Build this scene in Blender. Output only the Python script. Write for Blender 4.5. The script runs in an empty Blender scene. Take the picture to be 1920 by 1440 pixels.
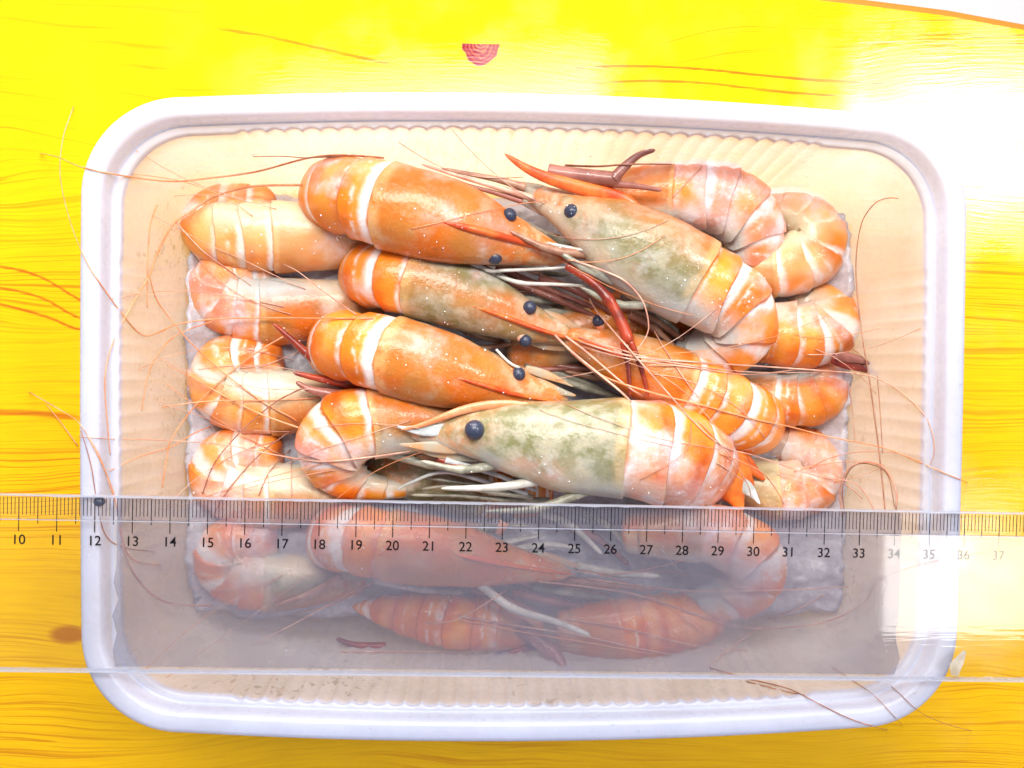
import bpy, bmesh, math, random
from mathutils import Vector, Matrix, noise
from mathutils.bvhtree import BVHTree

random.seed(7)
SC = bpy.context.scene
COL = SC.collection
CM = 0.01                                   # everything below is written in centimetres

# ------------------------------------------------------------------ camera
CAM_POS = Vector((-1.43188, 1.4764, 28.9712))
CAM_ROT = (-0.02169, -0.03967, 0.01065)
HFOV = math.radians(64)
cd = bpy.data.cameras.new('camera')
cam = bpy.data.objects.new('camera', cd)
COL.objects.link(cam)
cam.location = CAM_POS * CM
cam.rotation_euler = CAM_ROT
cd.sensor_fit = 'HORIZONTAL'
cd.angle = HFOV
cd.clip_start = 0.01
cd.clip_end = 20
SC.camera = cam

# ------------------------------------------------------------------ light and exposure
SC.view_settings.view_transform = 'Standard'
SC.view_settings.look = 'None'
SC.view_settings.exposure = 0.0
SC.view_settings.gamma = 1.0
SC.cycles.use_denoising = True
SC.cycles.max_bounces = 5
SC.cycles.diffuse_bounces = 3
SC.cycles.glossy_bounces = 2
SC.cycles.transparent_max_bounces = 10
SC.cycles.adaptive_threshold = 0.03
SC.cycles.caustics_reflective = False
SC.cycles.caustics_refractive = False
SC.cycles.sample_clamp_indirect = 6.0

W = bpy.data.worlds.new('World')
SC.world = W
W.use_nodes = True
bg = W.node_tree.nodes['Background']
bg.inputs[0].default_value = (0.66, 0.70, 1.0, 1)
bg.inputs[1].default_value = 0.33


def area(name, pos, target, sx, sy, power, col):
    l = bpy.data.lights.new(name, 'AREA')
    l.shape = 'RECTANGLE'
    l.size, l.size_y = sx * CM, sy * CM
    l.energy, l.color = power, col
    o = bpy.data.objects.new(name, l)
    COL.objects.link(o)
    o.location = Vector(pos) * CM
    d = Vector(target) - Vector(pos)
    o.rotation_euler = d.to_track_quat('-Z', 'Y').to_euler()
    return o


# ------------------------------------------------------------------ pixel -> place
RM = Matrix.Rotation(CAM_ROT[2], 3, 'Z') @ Matrix.Rotation(CAM_ROT[1], 3, 'Y') @ Matrix.Rotation(CAM_ROT[0], 3, 'X')
FPX = 960 / math.tan(HFOV / 2)


def ray(px, py):
    return (RM @ Vector(((px - 960) / FPX, (720 - py) / FPX, -1))).normalized()


def at(px, py, z):
    d = ray(px, py)
    return CAM_POS + d * ((z - CAM_POS.z) / d.z)


def cmpx(z):                                # centimetres in one photograph pixel at height z
    return (CAM_POS.z - z) / FPX


# The window above the far side of the table, and two bright gaps whose mirror images lie on the
# table and on the ruler: each pane is placed by the law of reflection, 1.2 m up.
def pane(name, x0, y0, x1, y1, zs, zl, radiance, col):
    a, b = at(x0, y1, zs), at(x1, y0, zs)
    k = (CAM_POS.z - zs + zl - zs) / (CAM_POS.z - zs)
    c = ((a + b) / 2 - CAM_POS) * k + CAM_POS
    sx, sy = (b.x - a.x) * k, (b.y - a.y) * k
    return area(name, (c.x, c.y, zl), (c.x, c.y, 0), sx, sy, radiance * 4 * sx * sy * CM * CM, col)


area('window_light', (-4.5, 19, 37), (-2, 0, 0), 26, 10, 1.75, (1.0, 0.96, 0.90))
area('far_fill_light', (-8, 58, 30), (-2, 4, 0), 60, 28, 6.5, (1.0, 0.97, 0.92))  # added fill lamp, brightens the far half of the table
pane('pane_light_right', 1585, 150, 2000, 388, 0, 118, 31, (1.0, 0.98, 0.95))
pane('pane_light_low', 1655, 990, 2000, 1190, 6.8, 118, 12, (1.0, 0.98, 0.95))

# ------------------------------------------------------------------ node helpers
class NT:
    def __init__(s, name):
        s.m = bpy.data.materials.new(name)
        s.m.use_nodes = True
        s.t = s.m.node_tree
        s.t.nodes.clear()
        s.out = s.n('ShaderNodeOutputMaterial')

    def n(s, typ, **kw):
        x = s.t.nodes.new(typ)
        for k, v in kw.items():
            setattr(x, k, v)
        return x

    def put(s, sock, v):
        if v is None:
            return
        if isinstance(v, bpy.types.NodeSocket):
            s.t.links.new(v, sock)
        else:
            if hasattr(sock.default_value, '__len__') and not isinstance(v, (int, float)):
                v = tuple(v)
                if len(sock.default_value) == 4 and len(v) == 3:
                    v = v + (1,)
            sock.default_value = v

    def math(s, op, a, b=None, c=None, clamp=False):
        x = s.n('ShaderNodeMath', operation=op, use_clamp=clamp)
        for i, v in enumerate((a, b, c)):
            s.put(x.inputs[i], v)
        return x.outputs[0]

    def ss(s, v, a, b, lo=0.0, hi=1.0):
        x = s.n('ShaderNodeMapRange', interpolation_type='SMOOTHSTEP')
        for i, q in enumerate((v, a, b, lo, hi)):
            s.put(x.inputs[i], q)
        return x.outputs[0]

    def mix(s, f, a, b):
        x = s.n('ShaderNodeMix', data_type='RGBA')
        s.put(x.inputs[0], f)
        s.put(x.inputs[6], a)
        s.put(x.inputs[7], b)
        return x.outputs[2]

    def noise(s, vec, scale, detail=2.0, rough=0.5, dist=0.0, w=None):
        x = s.n('ShaderNodeTexNoise')
        if w is not None:
            x.noise_dimensions = '4D'
            s.put(x.inputs['W'], w)
        s.put(x.inputs['Vector'], vec)
        x.inputs['Scale'].default_value = scale
        x.inputs['Detail'].default_value = detail
        x.inputs['Roughness'].default_value = rough
        x.inputs['Distortion'].default_value = dist
        return x.outputs[0]

    def ramp(s, f, stops):
        x = s.n('ShaderNodeValToRGB')
        e = x.color_ramp.elements
        while len(e) < len(stops):
            e.new(0.5)
        for i, (p, c) in enumerate(stops):
            e[i].position = p
            e[i].color = tuple(c) + (1,)
        s.put(x.inputs[0], f)
        return x.outputs[0]

    def xyz(s, v):
        x = s.n('ShaderNodeSeparateXYZ')
        s.put(x.inputs[0], v)
        return x.outputs

    def comb(s, a, b, c=0.0):
        x = s.n('ShaderNodeCombineXYZ')
        for i, v in enumerate((a, b, c)):
            s.put(x.inputs[i], v)
        return x.outputs[0]

    def obj(s):
        return s.n('ShaderNodeTexCoord').outputs['Object']

    def bump(s, h, strength, dist):
        x = s.n('ShaderNodeBump')
        x.inputs['Strength'].default_value = strength
        x.inputs['Distance'].default_value = dist
        s.put(x.inputs['Height'], h)
        return x.outputs[0]

    def bsdf(s, col, rough=0.4, normal=None, **kw):
        x = s.n('ShaderNodeBsdfPrincipled')
        s.put(x.inputs['Base Color'], col)
        s.put(x.inputs['Roughness'], rough)
        if normal is not None:
            s.put(x.inputs['Normal'], normal)
        for k, v in kw.items():
            s.put(x.inputs[k.replace('_', ' ')], v)
        return x

    def mixsh(s, f, a, b):
        x = s.n('ShaderNodeMixShader')
        s.put(x.inputs[0], f)
        s.t.links.new(a, x.inputs[1])
        s.t.links.new(b, x.inputs[2])
        return x.outputs[0]

    def done(s, sh):
        s.t.links.new(sh, s.out.inputs[0])
        return s.m


# ------------------------------------------------------------------ materials
STREAKS = [  # wood-grain streaks traced on the table: pixels, width px, strength
    ([(375, 50), (480, 65), (620, 95), (760, 127)], 5, .7),
    ([(1000, 145), (1073, 129), (1273, 127), (1467, 145), (1600, 154), (1760, 160)], 4, .9),
    ([(1040, 167), (1140, 155), (1273, 153), (1480, 173), (1600, 181)], 4, .8),
    ([(-60, 772), (0, 773), (60, 775), (170, 787)], 9, .85),
    ([(1700, 388), (1815, 390), (1870, 392), (1990, 404)], 6, .8),
    ([(-60, 492), (0, 500), (60, 513), (146, 560), (200, 590)], 4, .9),
    ([(-60, 535), (0, 540), (80, 560), (146, 595), (200, 610)], 4, .9),
    ([(-60, 560), (0, 570), (90, 595), (146, 617), (200, 625)], 4, .9),
]


def mat_table():
    t = NT('yellow_varnished_wood')
    P = t.obj()
    v = t.n('ShaderNodeVectorMath', operation='SCALE')
    t.put(v.inputs[0], P)
    v.inputs['Scale'].default_value = 100.0
    x, y, z = t.xyz(v.outputs[0])
    big = t.noise(t.comb(t.math('MULTIPLY', x, .05), t.math('MULTIPLY', y, .11)), 1.0, 2)
    mid = t.noise(t.comb(t.math('MULTIPLY', x, .22), t.math('MULTIPLY', y, .5)), 1.0, 2)
    yw = t.math('ADD', y, t.math('ADD', t.math('MULTIPLY', big, 5.0), t.math('MULTIPLY', mid, .3)))
    # contour lines of a stretched noise read as growth rings
    a = t.noise(t.comb(t.math('MULTIPLY', x, .009), t.math('MULTIPLY', yw, 1.25)), 1.0, 2.5, .6)
    ph = t.math('FRACT', t.math('MULTIPLY', a, 13.0))
    line = t.math('MULTIPLY', t.ss(ph, .66, .93), t.ss(ph, 1.0, .95))
    reg = t.noise(t.comb(t.math('MULTIPLY', x, .07), t.math('MULTIPLY', y, .16), 3.0), 1.0, 2)
    line = t.math('MULTIPLY', line, t.ss(reg, .38, .62, .12, .85))
    fib = t.noise(t.comb(t.math('MULTIPLY', x, .5), t.math('MULTIPLY', yw, 14.0)), 1.0, 3, .6)
    col = t.mix(t.ss(fib, .3, .7), (.92, .525, .0005), (.82, .445, .0005))
    col = t.mix(t.math('MULTIPLY', line, .85), col, (.52, .14, .001))
    mask = None
    for pts, w, st in STREAKS:
        wp = [at(px, py, 0) for px, py in pts]
        fc = t.n('ShaderNodeFloatCurve')
        cv = fc.mapping.curves[0]
        uv = [((p.x + 25) / 50, (p.y + 20) / 40) for p in wp]
        cv.points[0].location = uv[0]
        cv.points[1].location = uv[-1]
        for q in uv[1:-1]:
            cv.points.new(*q)
        fc.mapping.extend = 'HORIZONTAL'
        fc.mapping.update()
        t.put(fc.inputs['Value'], t.math('MULTIPLY_ADD', x, 1 / 50, .5))
        yy = t.math('MULTIPLY_ADD', fc.outputs[0], 40.0, -20.0)
        d = t.math('ABSOLUTE', t.math('SUBTRACT', t.math('ADD', y, t.math('MULTIPLY_ADD', fib, .12, -.06)), yy))
        m = t.ss(d, w * cmpx(0) * .95, w * cmpx(0) * .25, 0, st)
        x0, x1 = wp[0].x, wp[-1].x
        m = t.math('MULTIPLY', m, t.math('MULTIPLY', t.ss(x, x0, x0 + 1.2), t.ss(x, x1, x1 - .9)))
        mask = m if mask is None else t.math('MAXIMUM', mask, m)
    col = t.mix(t.math('MULTIPLY', mask, t.ss(fib, .2, .6, .6, 1)), col, (.50, .10, .004))
    # half knot cut off straight along its top, and a small round one under the ruler
    k = at(902, 82, 0)
    dx, dy = t.math('SUBTRACT', x, k.x), t.math('SUBTRACT', y, k.y)
    r = t.math('SQRT', t.math('ADD', t.math('POWER', t.math('MULTIPLY', dx, 1.15), 2.0), t.math('POWER', dy, 2.0)))
    r = t.math('ADD', r, t.math('ADD', t.math('MULTIPLY_ADD', mid, .3, -.15), t.math('MULTIPLY_ADD', t.noise(v.outputs[0], 2.6, 3), .34, -.17)))
    km = t.math('MULTIPLY', t.ss(r, .80, .70), t.ss(dy, .02, -.02))
    ring = t.ss(t.math('SINE', t.math('MULTIPLY', r, 44.0)), -.3, .5)
    kc = t.mix(t.math('MULTIPLY', ring, t.ss(r, .75, .1, .25, 1)), (.20, .008, .025), (.55, .12, .05))
    col = t.mix(km, col, kc)
    k2 = at(128, 1190, 0)
    dx, dy = t.math('SUBTRACT', x, k2.x), t.math('SUBTRACT', y, k2.y)
    r2 = t.math('SQRT', t.math('ADD', t.math('POWER', t.math('MULTIPLY', dx, .5), 2.0), t.math('POWER', dy, 2.0)))
    col = t.mix(t.ss(r2, .42, .2, 0, .75), col, (.40, .09, .01))
    nrm = t.bump(fib, .04, .001)
    rough = t.ss(t.noise(v.outputs[0], .55, 3), .35, .7, .06, .20)
    b = t.bsdf(col, rough, nrm, Specular_IOR_Level=.5)
    return t.done(b.outputs[0])


def simple(name, col, rough=.5, **kw):
    t = NT(name)
    return t.done(t.bsdf(col, rough, **kw).outputs[0])


def mat_plastic(name, clear, col, thru=.45, spots=0.0):
    t = NT(name)
    P = t.obj()
    n = t.noise(P, 55, 3)
    n2 = t.noise(P, 420, 3)
    c = t.mix(t.ss(n, .35, .65), col, tuple(k * .93 for k in col))
    c = t.mix(t.math('MULTIPLY', t.ss(n2, .56, .70), t.ss(t.noise(P, 26, 2), .5, .65, 0, spots)), c, (.34, .33, .34))
    nrm = t.bump(t.math('ADD', n, t.math('MULTIPLY', n2, .25)), .10, .001)
    b = t.bsdf(c, t.ss(n2, .3, .7, .22, .36), nrm, Specular_IOR_Level=.5)
    tl = t.n('ShaderNodeBsdfTranslucent')
    t.put(tl.inputs[0], c)
    tr = t.n('ShaderNodeBsdfTransparent')
    tr.inputs[0].default_value = (.97, .97, .98, 1)
    s = t.mixsh(thru, b.outputs[0], tl.outputs[0])
    s = t.mixsh(t.ss(n, .3, .7, clear * .85, clear * 1.1), s, tr.outputs[0])
    return t.done(s)


def mat_prawn():
    t = NT('prawn_shell')
    uv = t.n('ShaderNodeUVMap')
    U, V, _ = t.xyz(uv.outputs[0])
    P = t.obj()
    oi = t.n('ShaderNodeObjectInfo')
    rnd = oi.outputs['Random']
    g, fr, pale = t.xyz(oi.outputs['Color'])
    ofs = t.n('ShaderNodeVectorMath', operation='ADD')
    t.put(ofs.inputs[0], P)
    t.put(ofs.inputs[1], t.comb(t.math('MULTIPLY', rnd, 3.1), t.math('MULTIPLY', rnd, 1.7), rnd))
    P = ofs.outputs[0]
    stripe = oi.outputs['Alpha']
    n1 = t.noise(P, 75, 2, .55)
    n2 = t.noise(P, 260, 3, .6)
    n3 = t.noise(P, 52, 2, .5)
    n4 = t.noise(P, 135, 3, .65)
    aV = t.math('ABSOLUTE', V)
    Ud = t.math('ADD', U, t.math('ADD', t.math('MULTIPLY_ADD', n1, .30, -.15), t.math('MULTIPLY_ADD', n2, .22, -.11)))
    f = t.math('FRACT', Ud)
    wn = t.n('ShaderNodeTexWhiteNoise', noise_dimensions='1D')
    t.put(wn.inputs['W'], t.math('ADD', t.math('FLOOR', Ud), t.math('MULTIPLY', rnd, 57.0)))
    wv = wn.outputs[0]
    bw = t.math('MULTIPLY_ADD', wv, .26, .08)
    edge = t.math('SUBTRACT', .97, bw)
    band = t.math('MULTIPLY', t.ss(f, t.math('SUBTRACT', edge, .14), t.math('ADD', edge, .10)), t.ss(f, 1.0, .90))
    band = t.math('MULTIPLY', band, t.ss(t.math('ADD', t.math('MULTIPLY', wv, .6), t.math('MULTIPLY_ADD', stripe, .9, n4)), .85, 1.25))
    band2 = t.math('MULTIPLY', t.ss(f, .30, .40), t.ss(f, .50, .42))
    band2 = t.math('MULTIPLY', band2, t.math('MULTIPLY', t.ss(wv, .55, .6, 0, .6), t.ss(n2, .45, .6)))
    band = t.math('MAXIMUM', band, band2)
    org = t.ramp(n1, [(.22, (.50, .07, .003)), (.42, (.72, .15, .006)), (.60, (.82, .235, .012)), (.8, (.88, .36, .045))])
    # yellow mid-ring paints the lit highlight and thin shell, redder towards its hind edge
    org = t.mix(t.math('MULTIPLY', t.math('MULTIPLY', t.ss(f, .15, .5), t.ss(f, .95, .6)), t.ss(n3, .3, .6, .15, .6)), org, (.88, .37, .045))
    org = t.mix(t.ss(n4, .52, .75, 0, .3), org, (.82, .42, .28))
    # carapace: brown orange along the back turning olive grey down the sides
    cm = t.math('ADD', t.math('MULTIPLY_ADD', n3, 1.3, -1.05), t.math('ADD', t.math('MULTIPLY', g, 1.0), t.math('MULTIPLY', aV, t.math('MULTIPLY_ADD', g, 1.3, .25))))
    car = t.mix(t.ss(n1, .35, .65), (.64, .14, .007), (.54, .19, .03))
    car = t.mix(t.ss(cm, .0, .85), car, t.mix(t.ss(n4, .4, .6), (.21, .20, .09), (.30, .295, .20)))
    car = t.mix(t.ss(t.math('MULTIPLY_ADD', g, .10, n4), .52, .80, 0, .38), car, (.58, .48, .34))
    car = t.mix(t.ss(n2, .64, .74, 0, .4), car, (.26, .08, .02))
    front = t.ss(U, 7.9, 9.3)
    car = t.mix(t.math('MULTIPLY', front, t.ss(n4, .35, .6, .25, .8)), car, t.mix(t.ss(n2, .4, .6), (.74, .24, .07), (.66, .46, .28)))
    isc = t.ss(U, 5.995, 6.005)
    seam = t.math('MULTIPLY', t.ss(U, 6.25, 6.1), t.ss(n2, .25, .55))
    car = t.mix(t.math('MULTIPLY', seam, .4), car, (.84, .52, .22))
    abd = t.mix(band, org, t.mix(n4, (.86, .66, .56), (.86, .85, .84)))
    abd = t.mix(t.math('MULTIPLY', t.ss(t.math('FRACT', U), .04, .0), .5), abd, (.36, .07, .01))
    col = t.mix(isc, abd, car)
    flesh = t.mix(t.ss(n3, .35, .65), (.50, .55, .54), (.68, .54, .36))
    col = t.mix(t.math('MULTIPLY', t.ss(t.math('MULTIPLY_ADD', n1, .3, aV), .62, .86), .9), col, flesh)
    col = t.mix(t.math('MULTIPLY', pale, t.ss(t.math('MULTIPLY_ADD', aV, .5, n3), .45, .75), clamp=True), col, (.78, .60, .29))
    fr = t.math('MULTIPLY', fr, t.math('MULTIPLY_ADD', isc, -.85, 1.0))
    col = t.mix(t.math('MULTIPLY', pale, -1.0, clamp=True), col, (.58, .055, .02))
    frm = t.ss(t.math('ADD', t.math('MULTIPLY', fr, .34), t.math('MULTIPLY_ADD', n2, .22, n3)), .68, .98)
    fc = t.mix(t.ss(n4, .4, .6), (.74, .36, .32), (.80, .72, .78))
    col = t.mix(t.math('MULTIPLY', frm, .75), col, fc)
    h = t.math('ADD', t.math('MULTIPLY', n2, .6), t.math('ADD', t.math('MULTIPLY', n4, .5), t.noise(P, 900, 3)))
    nrm = t.bump(h, .26, .0008)
    cn = t.bump(t.math('ADD', n2, t.noise(P, 620, 2)), .16, .001)
    rough = t.ss(t.math('ADD', n4, t.math('MULTIPLY', frm, .3)), .35, .8, .30, .55)
    b = t.bsdf(col, rough, nrm, Subsurface_Weight=.18, Subsurface_Scale=.003, Coat_Weight=.30, Coat_Roughness=.07, Specular_IOR_Level=.38, Coat_Normal=cn)
    b.inputs['Subsurface Radius'].default_value = (1.0, .38, .14)
    return t.done(b.outputs[0])


def mat_tinted(name, c0, c1, rough=.35, sss=.1, alpha=0.0, scale=160):
    t = NT(name)
    n = t.noise(t.obj(), scale, 3, .6)
    c = t.mix(t.ss(n, .35, .65), c0, c1)
    b = t.bsdf(c, rough, t.bump(t.noise(t.obj(), 700, 2), .2, .0005), Coat_Weight=.3, Coat_Roughness=.15)
    s = b.outputs[0]
    if alpha:
        tr = t.n('ShaderNodeBsdfTransparent')
        s = t.mixsh(alpha, s, tr.outputs[0])
    return t.done(s)


def mat_ice():
    t = NT('cloudy_ice')
    P = t.obj()
    n = t.noise(P, 60, 4, .6)
    n2 = t.noise(P, 380, 4, .65)
    c = t.mix(t.ss(n, .35, .65), (.66, .645, .74), (.88, .88, .96))
    nrm = t.bump(t.math('ADD', n, t.math('MULTIPLY', n2, .5)), .6, .0015)
    b = t.bsdf(c, t.ss(n2, .35, .65, .08, .4), nrm, Coat_Weight=.5, Coat_Roughness=.05)
    tl = t.n('ShaderNodeBsdfTranslucent')
    t.put(tl.inputs[0], c)
    tr = t.n('ShaderNodeBsdfTransparent')
    s = t.mixsh(.3, b.outputs[0], tl.outputs[0])
    s = t.mixsh(t.ss(n2, .3, .7, .15, .4), s, tr.outputs[0])
    return t.done(s)


def mat_ruler(name, haze, rough, tint, gloss=True):
    t = NT(name)
    P = t.obj()
    tr = t.n('ShaderNodeBsdfTransparent')
    tr.inputs[0].default_value = (.965, .965, .965, 1)
    s = tr.outputs[0]
    if haze:
        n = t.noise(P, 30, 3, .6)
        d = t.n('ShaderNodeBsdfDiffuse')
        d.inputs[0].default_value = tuple(tint) + (1,)
        tl = t.n('ShaderNodeBsdfTranslucent')
        tl.inputs[0].default_value = tuple(tint) + (1,)
        h = t.mixsh(.4, d.outputs[0], tl.outputs[0])
        s = t.mixsh(t.math('MULTIPLY', t.ss(n, .3, .7, .8, 1.2), haze), s, h)
    if gloss:
        x, y, z = t.xyz(P)
        sc = t.noise(t.comb(t.math('MULTIPLY', x, 60), t.math('MULTIPLY', y, 900)), 1.0, 2)
        gl = t.n('ShaderNodeBsdfGlossy')
        gl.inputs['Roughness'].default_value = rough
        t.put(gl.inputs['Normal'], t.bump(sc, .04, .0003))
        fz = t.n('ShaderNodeFresnel')
        fz.inputs[0].default_value = 1.5
        geo = t.n('ShaderNodeNewGeometry')          # reflect on the outer side only
        s = t.mixsh(t.math('MULTIPLY', fz.outputs[0], t.math('SUBTRACT', 1.0, geo.outputs['Backfacing'])), s, gl.outputs[0])
    return t.done(s)


M = {
    'table': mat_table(),
    'edge': simple('table_edge_band', (.42, .17, .015), .4),
    'floor': simple('pale_floor', (.85, .84, .82), .6),
    'rim': mat_plastic('milky_plastic_rim', .08, (.66, .735, .96), .38),
    'wall': mat_plastic('milky_plastic_wall', .23, (.88, .87, .94), .45, .6),
    'prawn': mat_prawn(),
    'eye': simple('prawn_eye_black', (.036, .044, .078), .3),
    'stalk': mat_tinted('eye_stalk_pink', (.80, .28, .14), (.85, .55, .42)),
    'rostrum': mat_tinted('rostrum_red_orange', (.62, .06, .008), (.80, .19, .03), scale=110),
    'scale': mat_tinted('antennal_scale_pale', (.50, .47, .36), (.72, .36, .15), alpha=.35, scale=110),
    'tail': mat_tinted('tail_fin_orange', (.66, .10, .006), (.84, .24, .03), scale=110),
    'feeler': mat_tinted('feeler_orange', (.68, .22, .08), (.78, .36, .18)),
    'feelpink': mat_tinted('feeler_pink', (.55, .24, .17), (.72, .44, .32)),
    'feeldark': mat_tinted('feeler_brown', (.28, .10, .06), (.50, .22, .13)),
    'claw': mat_tinted('claw_dark_red', (.14, .014, .008), (.40, .045, .012), scale=90),
    'clawbrown': mat_tinted('claw_brown', (.22, .07, .05), (.40, .15, .11), scale=90),
    'legpale': mat_tinted('leg_pale', (.46, .44, .38), (.70, .66, .60)),
    'leggrey': mat_tinted('leg_grey', (.20, .19, .14), (.42, .40, .31)),
    'legbrown': mat_tinted('leg_brown', (.30, .12, .07), (.46, .27, .17)),
    'frost': mat_tinted('frosty_flesh', (.50, .54, .50), (.74, .78, .80), rough=.4, alpha=.12),
    'ice': mat_ice(),
    'crystal': simple('ice_crystal', (.93, .95, 1.0), .12),
    'ruler': mat_ruler('clear_acrylic', 0, .045, (1, 1, 1)),
    'haze': mat_ruler('cloudy_acrylic', .018, .1, (.6, .6, .65), False),
    'fog': mat_ruler('condensation', .52, .1, (.245, .25, .335), False),
    'bevel': mat_ruler('clear_acrylic_bevel', .03, .06, (.62, .60, .70)),
    'rulerside': mat_ruler('scuffed_edge_highlight', .55, .2, (.62, .66, .78)),  # pale tint paints the bright edge highlights along with the scuffs
    'water': mat_ruler('water', .06, .03, (.6, .62, .66)),
    'ink': simple('black_ink', (.006, .006, .008), .8, Specular_IOR_Level=0.0),
    'chip': mat_tinted('dirty_chip', (.42, .36, .26), (.62, .56, .48), alpha=.25),
}

# ------------------------------------------------------------------ mesh helpers
HITV, HITF = [], []                          # what the feelers are draped over


def link(name, verts, faces, mat, parent=None, origin=None, uvs=None, smooth=True, hit=False, recalc=True):
    """One mesh object; verts in cm in world space, origin in cm."""
    o0 = origin if origin is not None else Vector((0, 0, 0))
    if parent is not None:
        o0 = Vector(parent['base'])
    me = bpy.data.meshes.new(name)
    me.from_pydata([((v[0] - o0[0]) * CM, (v[1] - o0[1]) * CM, (v[2] - o0[2]) * CM) for v in verts], [], faces)
    if uvs is not None:
        lay = me.uv_layers.new(name='UVMap')
        k = 0
        for fi, f in enumerate(faces):
            for c in range(len(f)):
                lay.data[k].uv = uvs[fi][c]
                k += 1
    if recalc:
        bm = bmesh.new()
        bm.from_mesh(me)
        bmesh.ops.recalc_face_normals(bm, faces=bm.faces[:])
        bm.to_mesh(me)
        bm.free()
    if smooth:
        me.polygons.foreach_set('use_smooth', [True] * len(me.polygons))
    me.materials.append(mat)
    me.update()
    o = bpy.data.objects.new(name, me)
    COL.objects.link(o)
    if parent is not None:
        o.parent = parent
    else:
        o.location = Vector(o0) * CM
    if hit:
        b = len(HITV)
        HITV.extend(Vector(v) for v in verts)
        HITF.extend(tuple(i + b for i in f) for f in faces)
    return o


def empty(name, base):
    o = bpy.data.objects.new(name, None)
    COL.objects.link(o)
    o.location = Vector(base) * CM
    o.empty_display_size = .01
    o['base'] = tuple(base)
    return o


def tag(o, label, cat=None, group=None, kind=None):
    if label:
        o['label'] = label
    if cat:
        o['category'] = cat
    if group:
        o['group'] = group
    if kind:
        o['kind'] = kind
    return o


def catmull(pts, s):
    n = len(pts)
    i = min(max(int(math.floor(s)), 0), n - 2)
    t = s - i
    p = [pts[max(i - 1, 0)], pts[i], pts[i + 1], pts[min(i + 2, n - 1)]]
    r = []
    for k in range(len(pts[0])):
        a, b, c, d = (q[k] for q in p)
        r.append(.5 * (2 * b + (c - a) * t + (2 * a - 5 * b + 4 * c - d) * t * t + (3 * b - a - 3 * c + d) * t ** 3))
    return r


def tube_data(pts, rad, sides=8, flat=1.0, fdir=Vector((0, 0, 1))):
    """Tube along pts (cm). flat squeezes it along fdir."""
    vs, fs = [], []
    n = len(pts)
    pts = [Vector(p) for p in pts]
    for i, p in enumerate(pts):
        t = (pts[min(i + 1, n - 1)] - pts[max(i - 1, 0)])
        t = t.normalized() if t.length > 1e-9 else Vector((1, 0, 0))
        d = fdir - t * fdir.dot(t)
        d = d.normalized() if d.length > 1e-6 else t.orthogonal().normalized()
        b = t.cross(d)
        for k in range(sides):
            a = 2 * math.pi * k / sides
            vs.append(p + d * (math.cos(a) * rad[i] * flat) + b * (math.sin(a) * rad[i]))
    for i in range(n - 1):
        for k in range(sides):
            a, b2 = i * sides + k, i * sides + (k + 1) % sides
            fs.append((a, b2, b2 + sides, a + sides))
    vs.append(pts[0])
    vs.append(pts[-1])
    for k in range(sides):
        fs.append((len(vs) - 2, (k + 1) % sides, k))
        fs.append((len(vs) - 1, (n - 1) * sides + k, (n - 1) * sides + (k + 1) % sides))
    return vs, fs


def ball(c, r, nu=18, nv=12, sx=1, sy=1, sz=1):
    vs, fs = [], []
    for j in range(1, nv):
        th = math.pi * j / nv
        for i in range(nu):
            a = 2 * math.pi * i / nu
            vs.append((c[0] + r * sx * math.sin(th) * math.cos(a), c[1] + r * sy * math.sin(th) * math.sin(a), c[2] + r * sz * math.cos(th)))
    for j in range(nv - 2):
        for i in range(nu):
            a, b = j * nu + i, j * nu + (i + 1) % nu
            fs.append((a, b, b + nu, a + nu))
    vs += [(c[0], c[1], c[2] + r * sz), (c[0], c[1], c[2] - r * sz)]
    for i in range(nu):
        fs.append((len(vs) - 2, (i + 1) % nu, i))
        fs.append((len(vs) - 1, (nv - 2) * nu + i, (nv - 2) * nu + (i + 1) % nu))
    return vs, fs


# ------------------------------------------------------------------ table and floor
edge_px = [(-900, 30), (-300, -15), (0, -24), (400, -36), (900, -40), (1300, -34), (1500, -22), (1640, -6), (1780, 12), (1920, 38), (2200, 85), (2900, 230)]
top = [at(x, y, 0) for x, y in edge_px]
low = Vector((0, -60, 0))
tv, tf = [], []
for p in top:
    for (off, z) in ((0.0, -1.8), (.0, -.35), (-.10, -.10), (-.35, 0)):
        tv.append((p.x, p.y + off, z))
n = len(top)
ev, ef = list(tv), []
for i in range(n - 1):
    for k in range(3):
        a = i * 4 + k
        ef.append((a, a + 4, a + 5, a + 1))
tab = empty('table', (0, 0, 0))
tag(tab, 'yellow varnished wooden table top with red brown grain', 'table', kind='structure')
tv2 = [tv[i * 4 + 3] for i in range(n)] + [(p.x, -60, 0) for p in top]
link('table_top', tv2, [(i, i + 1, n + i + 1, n + i) for i in range(n - 1)], M['table'], tab, smooth=False, hit=True, recalc=False)
for f in bpy.data.objects['table_top'].data.polygons:
    pass
bpy.data.objects['table_top'].data.flip_normals()
link('table_edge', ev, ef, M['edge'], tab)
fl = link('floor', [(-300, -200, -45), (300, -200, -45), (300, 300, -45), (-300, 300, -45)], [(0, 1, 2, 3)], M['floor'])
tag(fl, 'pale white floor beyond the corner of the table', 'floor', kind='structure')

# ------------------------------------------------------------------ food container
HL, HW, BL, BS, RC = 12.168, 8.631, .317, .033, 2.7


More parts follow.
